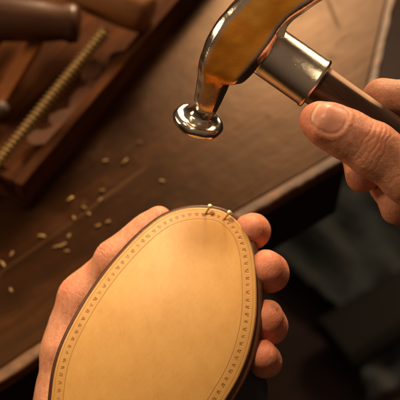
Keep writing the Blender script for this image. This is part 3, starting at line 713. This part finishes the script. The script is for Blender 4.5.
def nail(c_, n, t, L, Wd):
    """c_: nail centre on the skin, n: outward, t: towards the tip"""
    c_ = np.array(c_); n = np.array(n); t = np.array(t); t = t - n * (t @ n); t /= np.linalg.norm(t); b = np.cross(n, t)
    def rad(p):
        d_ = p - c_; x = (d_ @ t) / L; y = (d_ @ b) / Wd; dep = d_ @ n
        pw = 2.6
        r = (np.abs(x) ** pw + np.abs(y) ** pw) ** (1 / pw); return r, x, y, dep > -.010
    def disp(p):
        r, x, y, ok = rad(p); inside = np.clip((1 - r) / .10, 0, 1); 
        groove = np.exp(-((r - 1.0) / .07) ** 2) * .00042 * np.where(x > .75, .3, 1)
        fold = -np.exp(-((r - 1.22) / .15) ** 2) * .00030 * np.clip(.9 - x, 0, 1.2)
        plate = inside * (.00012 - .00022 * np.clip(x, 0, 1))
        tip = np.where((x > .9) & (x < 1.35) & (np.abs(y) < .8), .00025 * np.exp(-((x - 1.07) / .06) ** 2), 0)
        return (groove + fold + plate + tip) * ok
    def mask(p): r, x, y, ok = rad(p); return np.clip((1.0 - r) / .05, 0, 1) * ok, x, y, r
    return disp, mask
def lump(p): return (value_noise(p, 90, 1) - .5) * .0009 + (value_noise(p, 260, 2) - .5) * .00026 + (value_noise(p, 900, 4) - .5) * .00007

# right hand on the hammer
RH = Hand()
th_tip, th_pad, th_ip, th_b, th_m, th_c = J(325, 124, .409, 9.4), J(346, 134, .410, 10.9), J(374, 150, .411, 12.0), J(408, 176, .412, 12.0), J(452, 208, .418, 15), J(520, 250, .440, 21)
RH.chain([J(316.5, 120, .4105, 7.6), th_tip, th_pad, th_ip, th_b, th_m, th_c], .005); RH.k.append(.004)
RH.chain([J(470, 100, .440, 12), J(425, 98, .444, 10.3), J(382, 99, .449, 9.4), J(366, 118, .458, 8.8), J(358, 150, .456, 8.6), J(362, 176, .444, 8.4)], .004); RH.k.append(.0012)
RH.chain([J(490, 140, .448, 13), J(440, 118, .462, 10.5), J(404, 118, .468, 9.8), J(390, 150, .466, 9.4), J(388, 185, .455, 9.2), J(399, 206, .442, 9.6)], .004); RH.k.append(.0012)
RH.chain([J(505, 185, .452, 12), J(460, 150, .470, 10), J(425, 160, .474, 9), J(416, 200, .462, 9), J(428, 226, .447, 8.8)], .004); RH.k.append(.0012)
RH.chain([J(520, 225, .452, 11), J(485, 195, .470, 9), J(455, 200, .470, 8), J(447, 232, .458, 8), J(458, 250, .447, 7.8)], .004); RH.k.append(.0012)
for js in ([th_c, J(470, 100, .440, 12)], [th_c, J(490, 140, .448, 13)], [th_c, J(505, 185, .452, 13)], [th_c, J(520, 225, .452, 12)], [J(555, 265, .452, 22), J(520, 225, .452, 14), J(495, 150, .446, 14), J(470, 105, .442, 12)], [th_c, J(600, 300, .462, 27), J(720, 380, .48, 31)], [th_m, J(500, 190, .444, 13), J(480, 120, .44, 12)]):
    RH.chain(js, .008); RH.k.append(.010)
tipdir = (th_tip[0] - th_ip[0]); tipdir /= np.linalg.norm(tipdir)
nn_ = np.array(cdir(-.10, .22, .97))
cN = th_tip[0] + (th_pad[0] - th_tip[0]) * .02; 
def onskin(H, c_, n, r0=.02):
    p = np.array([c_ + n * r0])
    for _ in range(30): p = p - n * H.base(p)[0] * .9
    return p[0]
cNs = onskin(RH, np.array(P(328.5, 122.5, .409)), nn_)
nd, nm = nail(cNs, nn_, tipdir, .0078, .0074)
RH.disp += [lump, nd, creases(onskin(RH, th_ip[0], nn_), tipdir, None, .0024, 5, .00038, .0095), creases(th_b[0] + nn_ * .012, tipdir, None, .004, 3, .0002, .012)]
ipx = np.array(onskin(RH, th_ip[0] + np.array(cdir(.4, .9, 0)) * .004, nn_))
RH.disp.append(lambda p: -gauss(p, ipx, .0075) * .0009)
def rtone(p):
    m, x, y, r = nm(p)
    red = np.clip(gauss(p, th_tip[0] + tipdir * .006 - nn_ * .004, .013) * .9 + gauss(p, cNs - nn_ * .0, .012) * .35 + gauss(p, ipx, .009) * .45 + gauss(p, np.array(P(362, 182, .44)), .012) * .5 + (value_noise(p, 160, 8) - .5) * .4, 0, 1)
    for f in RH.disp[2:3]: red = np.clip(red + f(p) * 350, 0, 1)
    red = np.where(m > .5, 0.15, red)
    rimd = np.exp(-((r - 1.0) / .05) ** 2) * (np.linalg.norm(p - cNs, axis=1) < .014) * .45
    white = m * 1.0
    free = m * np.clip((x - .72) / .1, 0, 1) * np.exp(-((r - .9) / .16) ** 2)
    return np.stack([red, white * .9, rimd, free], 1)
build_hand('hand', RH, rtone, 'right hand gripping the hammer handle with the thumb and its nail on top', 'hand')

# left hand round the shoe
LH = Hand()
LH.chain([J(159, 219, .4830, 7.3), J(146, 231, .4820, 8.2), J(131, 246, .4805, 8.6), J(116, 259, .4785, 10.0), J(98, 280, .4880, 9.6), J(84, 297, .4870, 11.6), J(75, 327, .4870, 13.2), J(70, 352, .4825, 14.8), J(72, 412, .4885, 23)], .006); LH.k.append(.004)
fg = [([J(180, 275, .535, 12), J(230, 250, .530, 10), J(247, 235, .508, 8.2), J(251, 231, .490, 8.4), J(253, 231, .474, 8.5), J(249, 229, .466, 7.9)]),
      ([J(185, 315, .535, 12), J(240, 282, .528, 10.0), J(261, 273, .500, 9.2), J(265, 271, .482, 9.6), J(269, 273, .468, 9.5), J(266, 268, .461, 9.2)]),
      ([J(185, 355, .530, 12), J(240, 330, .520, 10.0), J(262, 325, .492, 9.4), J(266, 323, .476, 9.6), J(268.5, 326, .464, 9.4), J(266, 317, .457, 9.2)]),
      ([J(180, 392, .522, 11), J(236, 368, .510, 9), J(258, 359, .484, 7.6), J(262, 359, .468, 7.8), J(265, 361, .457, 7.7), J(263, 355, .451, 7.6)])]
for f in fg: LH.chain(f, .004); LH.k.append(.0008)
wr = J(92, 470, .500, 24)
for js in ([wr, fg[0][0]], [wr, fg[1][0]], [wr, fg[2][0]], [wr, fg[3][0]], [J(77, 412, .472, 21), wr, J(110, 620, .520, 29), J(120, 760, .53, 33)], [fg[0][0], fg[1][0], fg[2][0], fg[3][0]], [J(86, 300, .488, 11), fg[0][0]], [J(76, 350, .488, 13), fg[1][0]]):
    LH.chain(js, .008); LH.k.append(.010)
lv = np.array(cdir(-.7, .7, .5)); ldir = LH.ch[0][0][1][0] - LH.ch[0][0][3][0]; ldir /= np.linalg.norm(ldir)
lip = LH.ch[0][0][3]; lmc = LH.ch[0][0][5]
LH.disp += [lump, creases(lip[0] + lv * lip[1], ldir, None, .0022, 4, .0003, .008), creases(lmc[0] + lv * lmc[1], ldir, None, .003, 3, .0002, .011)]
dspot = onskin(LH, fg[2][-1][0], np.array(cdir(.50, .62, .6)))
for f in fg:                                                        # pressed creases on the finger pads
    ax_ = f[-1][0] - f[-2][0]; ax_ /= np.linalg.norm(ax_); LH.disp.append(creases(f[-2][0] + np.array(cdir(.8, 0, .4)) * f[-2][1], ax_, None, .003, 2, .0004, .009))
def ltone(p):
    red = (value_noise(p, 160, 8) - .5) * .4
    for f in fg: red = red + gauss(p, f[-1][0], .0125) * .95
    red = red + gauss(p, lmc[0] + lv * .012, .011) * .65 + gauss(p, lip[0] + lv * .01, .009) * .35 + gauss(p, LH.ch[0][0][0][0], .008) * .3
    dirt = gauss(p, dspot, .0030) * .9 * np.clip(value_noise(p, 900, 9) * 2 - .4, 0, 1) + gauss(p, fg[1][-1][0] + np.array(cdir(.6, .6, .4)) * .01, .005) * .15
    return np.stack([np.clip(red, 0, 1), np.zeros(len(p)), np.clip(dirt, 0, 1), np.zeros(len(p))], 1)
build_hand('hand', LH, ltone, 'left hand cradling the shoe, thumb along one side and four fingertips on the other', 'hand')

# ---------------------------------------------------------------- light
def area(name, loc, tgt, size, power, col, shape='SQUARE', sy=None):
    l = bpy.data.lights.new(name, 'AREA'); l.energy = power; l.size = size; l.color = col; l.shape = shape
    if sy: l.shape = 'RECTANGLE'; l.size_y = sy
    o = bpy.data.objects.new(name, l); o.location = loc; o.rotation_euler = (Vector(tgt) - Vector(loc)).to_track_quat('-Z', 'Y').to_euler(); COL.objects.link(o); return o
C0 = P(200, 230, .45)
gp = G(275, 12); vr = (gp - CAM).normalized(); rf = Vector((vr.x, vr.y, -vr.z))
area('key_lamp', gp + rf * 0.85, C0.lerp(gp, .3), 0.20, 9, (1.0, 0.68, 0.38))
area('window_lamp', (0.50, 2.0, 0.95), P(280, 100, .5), 1.2, 29, (1.0, 0.68, 0.40), sy=.4)
tl = area('top_lamp', (-0.22, 0.46, 1.10), P(95, 225, .45), 0.14, 0.22, (1.0, 0.72, 0.42)); tl.data.spread = math.radians(25)
area('left_lamp', (-0.85, 0.50, 0.46), C0, 0.30, 3.2, (1.0, 0.70, 0.42))
wd = bpy.data.worlds.new('World'); S.world = wd; wd.use_nodes = True; nt = wd.node_tree; bg = nt.nodes['Background']
tc = nt.nodes.new('ShaderNodeTexCoord'); sp = nt.nodes.new('ShaderNodeSeparateXYZ'); rp = nt.nodes.new('ShaderNodeValToRGB'); mr = nt.nodes.new('ShaderNodeMapRange')
nt.links.new(tc.outputs['Generated'], sp.inputs[0]); nt.links.new(sp.outputs[2], mr.inputs[0]); mr.inputs[1].default_value = -1; mr.inputs[2].default_value = 1
nt.links.new(mr.outputs[0], rp.inputs[0]); rp.color_ramp.elements[0].color = (0.02, 0.010, 0.005, 1); rp.color_ramp.elements[1].color = (0.16, 0.10, 0.06, 1); rp.color_ramp.elements[0].position = .45; rp.color_ramp.elements[1].position = 0.9
nt.links.new(rp.outputs[0], bg.inputs[0]); bg.inputs[1].default_value = 1.0

# ---------------------------------------------------------------- camera
cam = bpy.data.cameras.new('camera'); cam.lens = FL; cam.sensor_width = SW; cam.clip_start = 0.01; cam.clip_end = 50
cam.dof.use_dof = True; cam.dof.focus_distance = 0.432; cam.dof.aperture_fstop = 12.0
co_ = bpy.data.objects.new('camera', cam); co_.location = CAM; co_.rotation_euler = (math.pi / 2 - PITCH, 0, 0); COL.objects.link(co_); S.camera = co_
S.view_settings.view_transform = 'Standard'; S.view_settings.look = 'None'; S.view_settings.exposure = 0.08; S.view_settings.gamma = 1
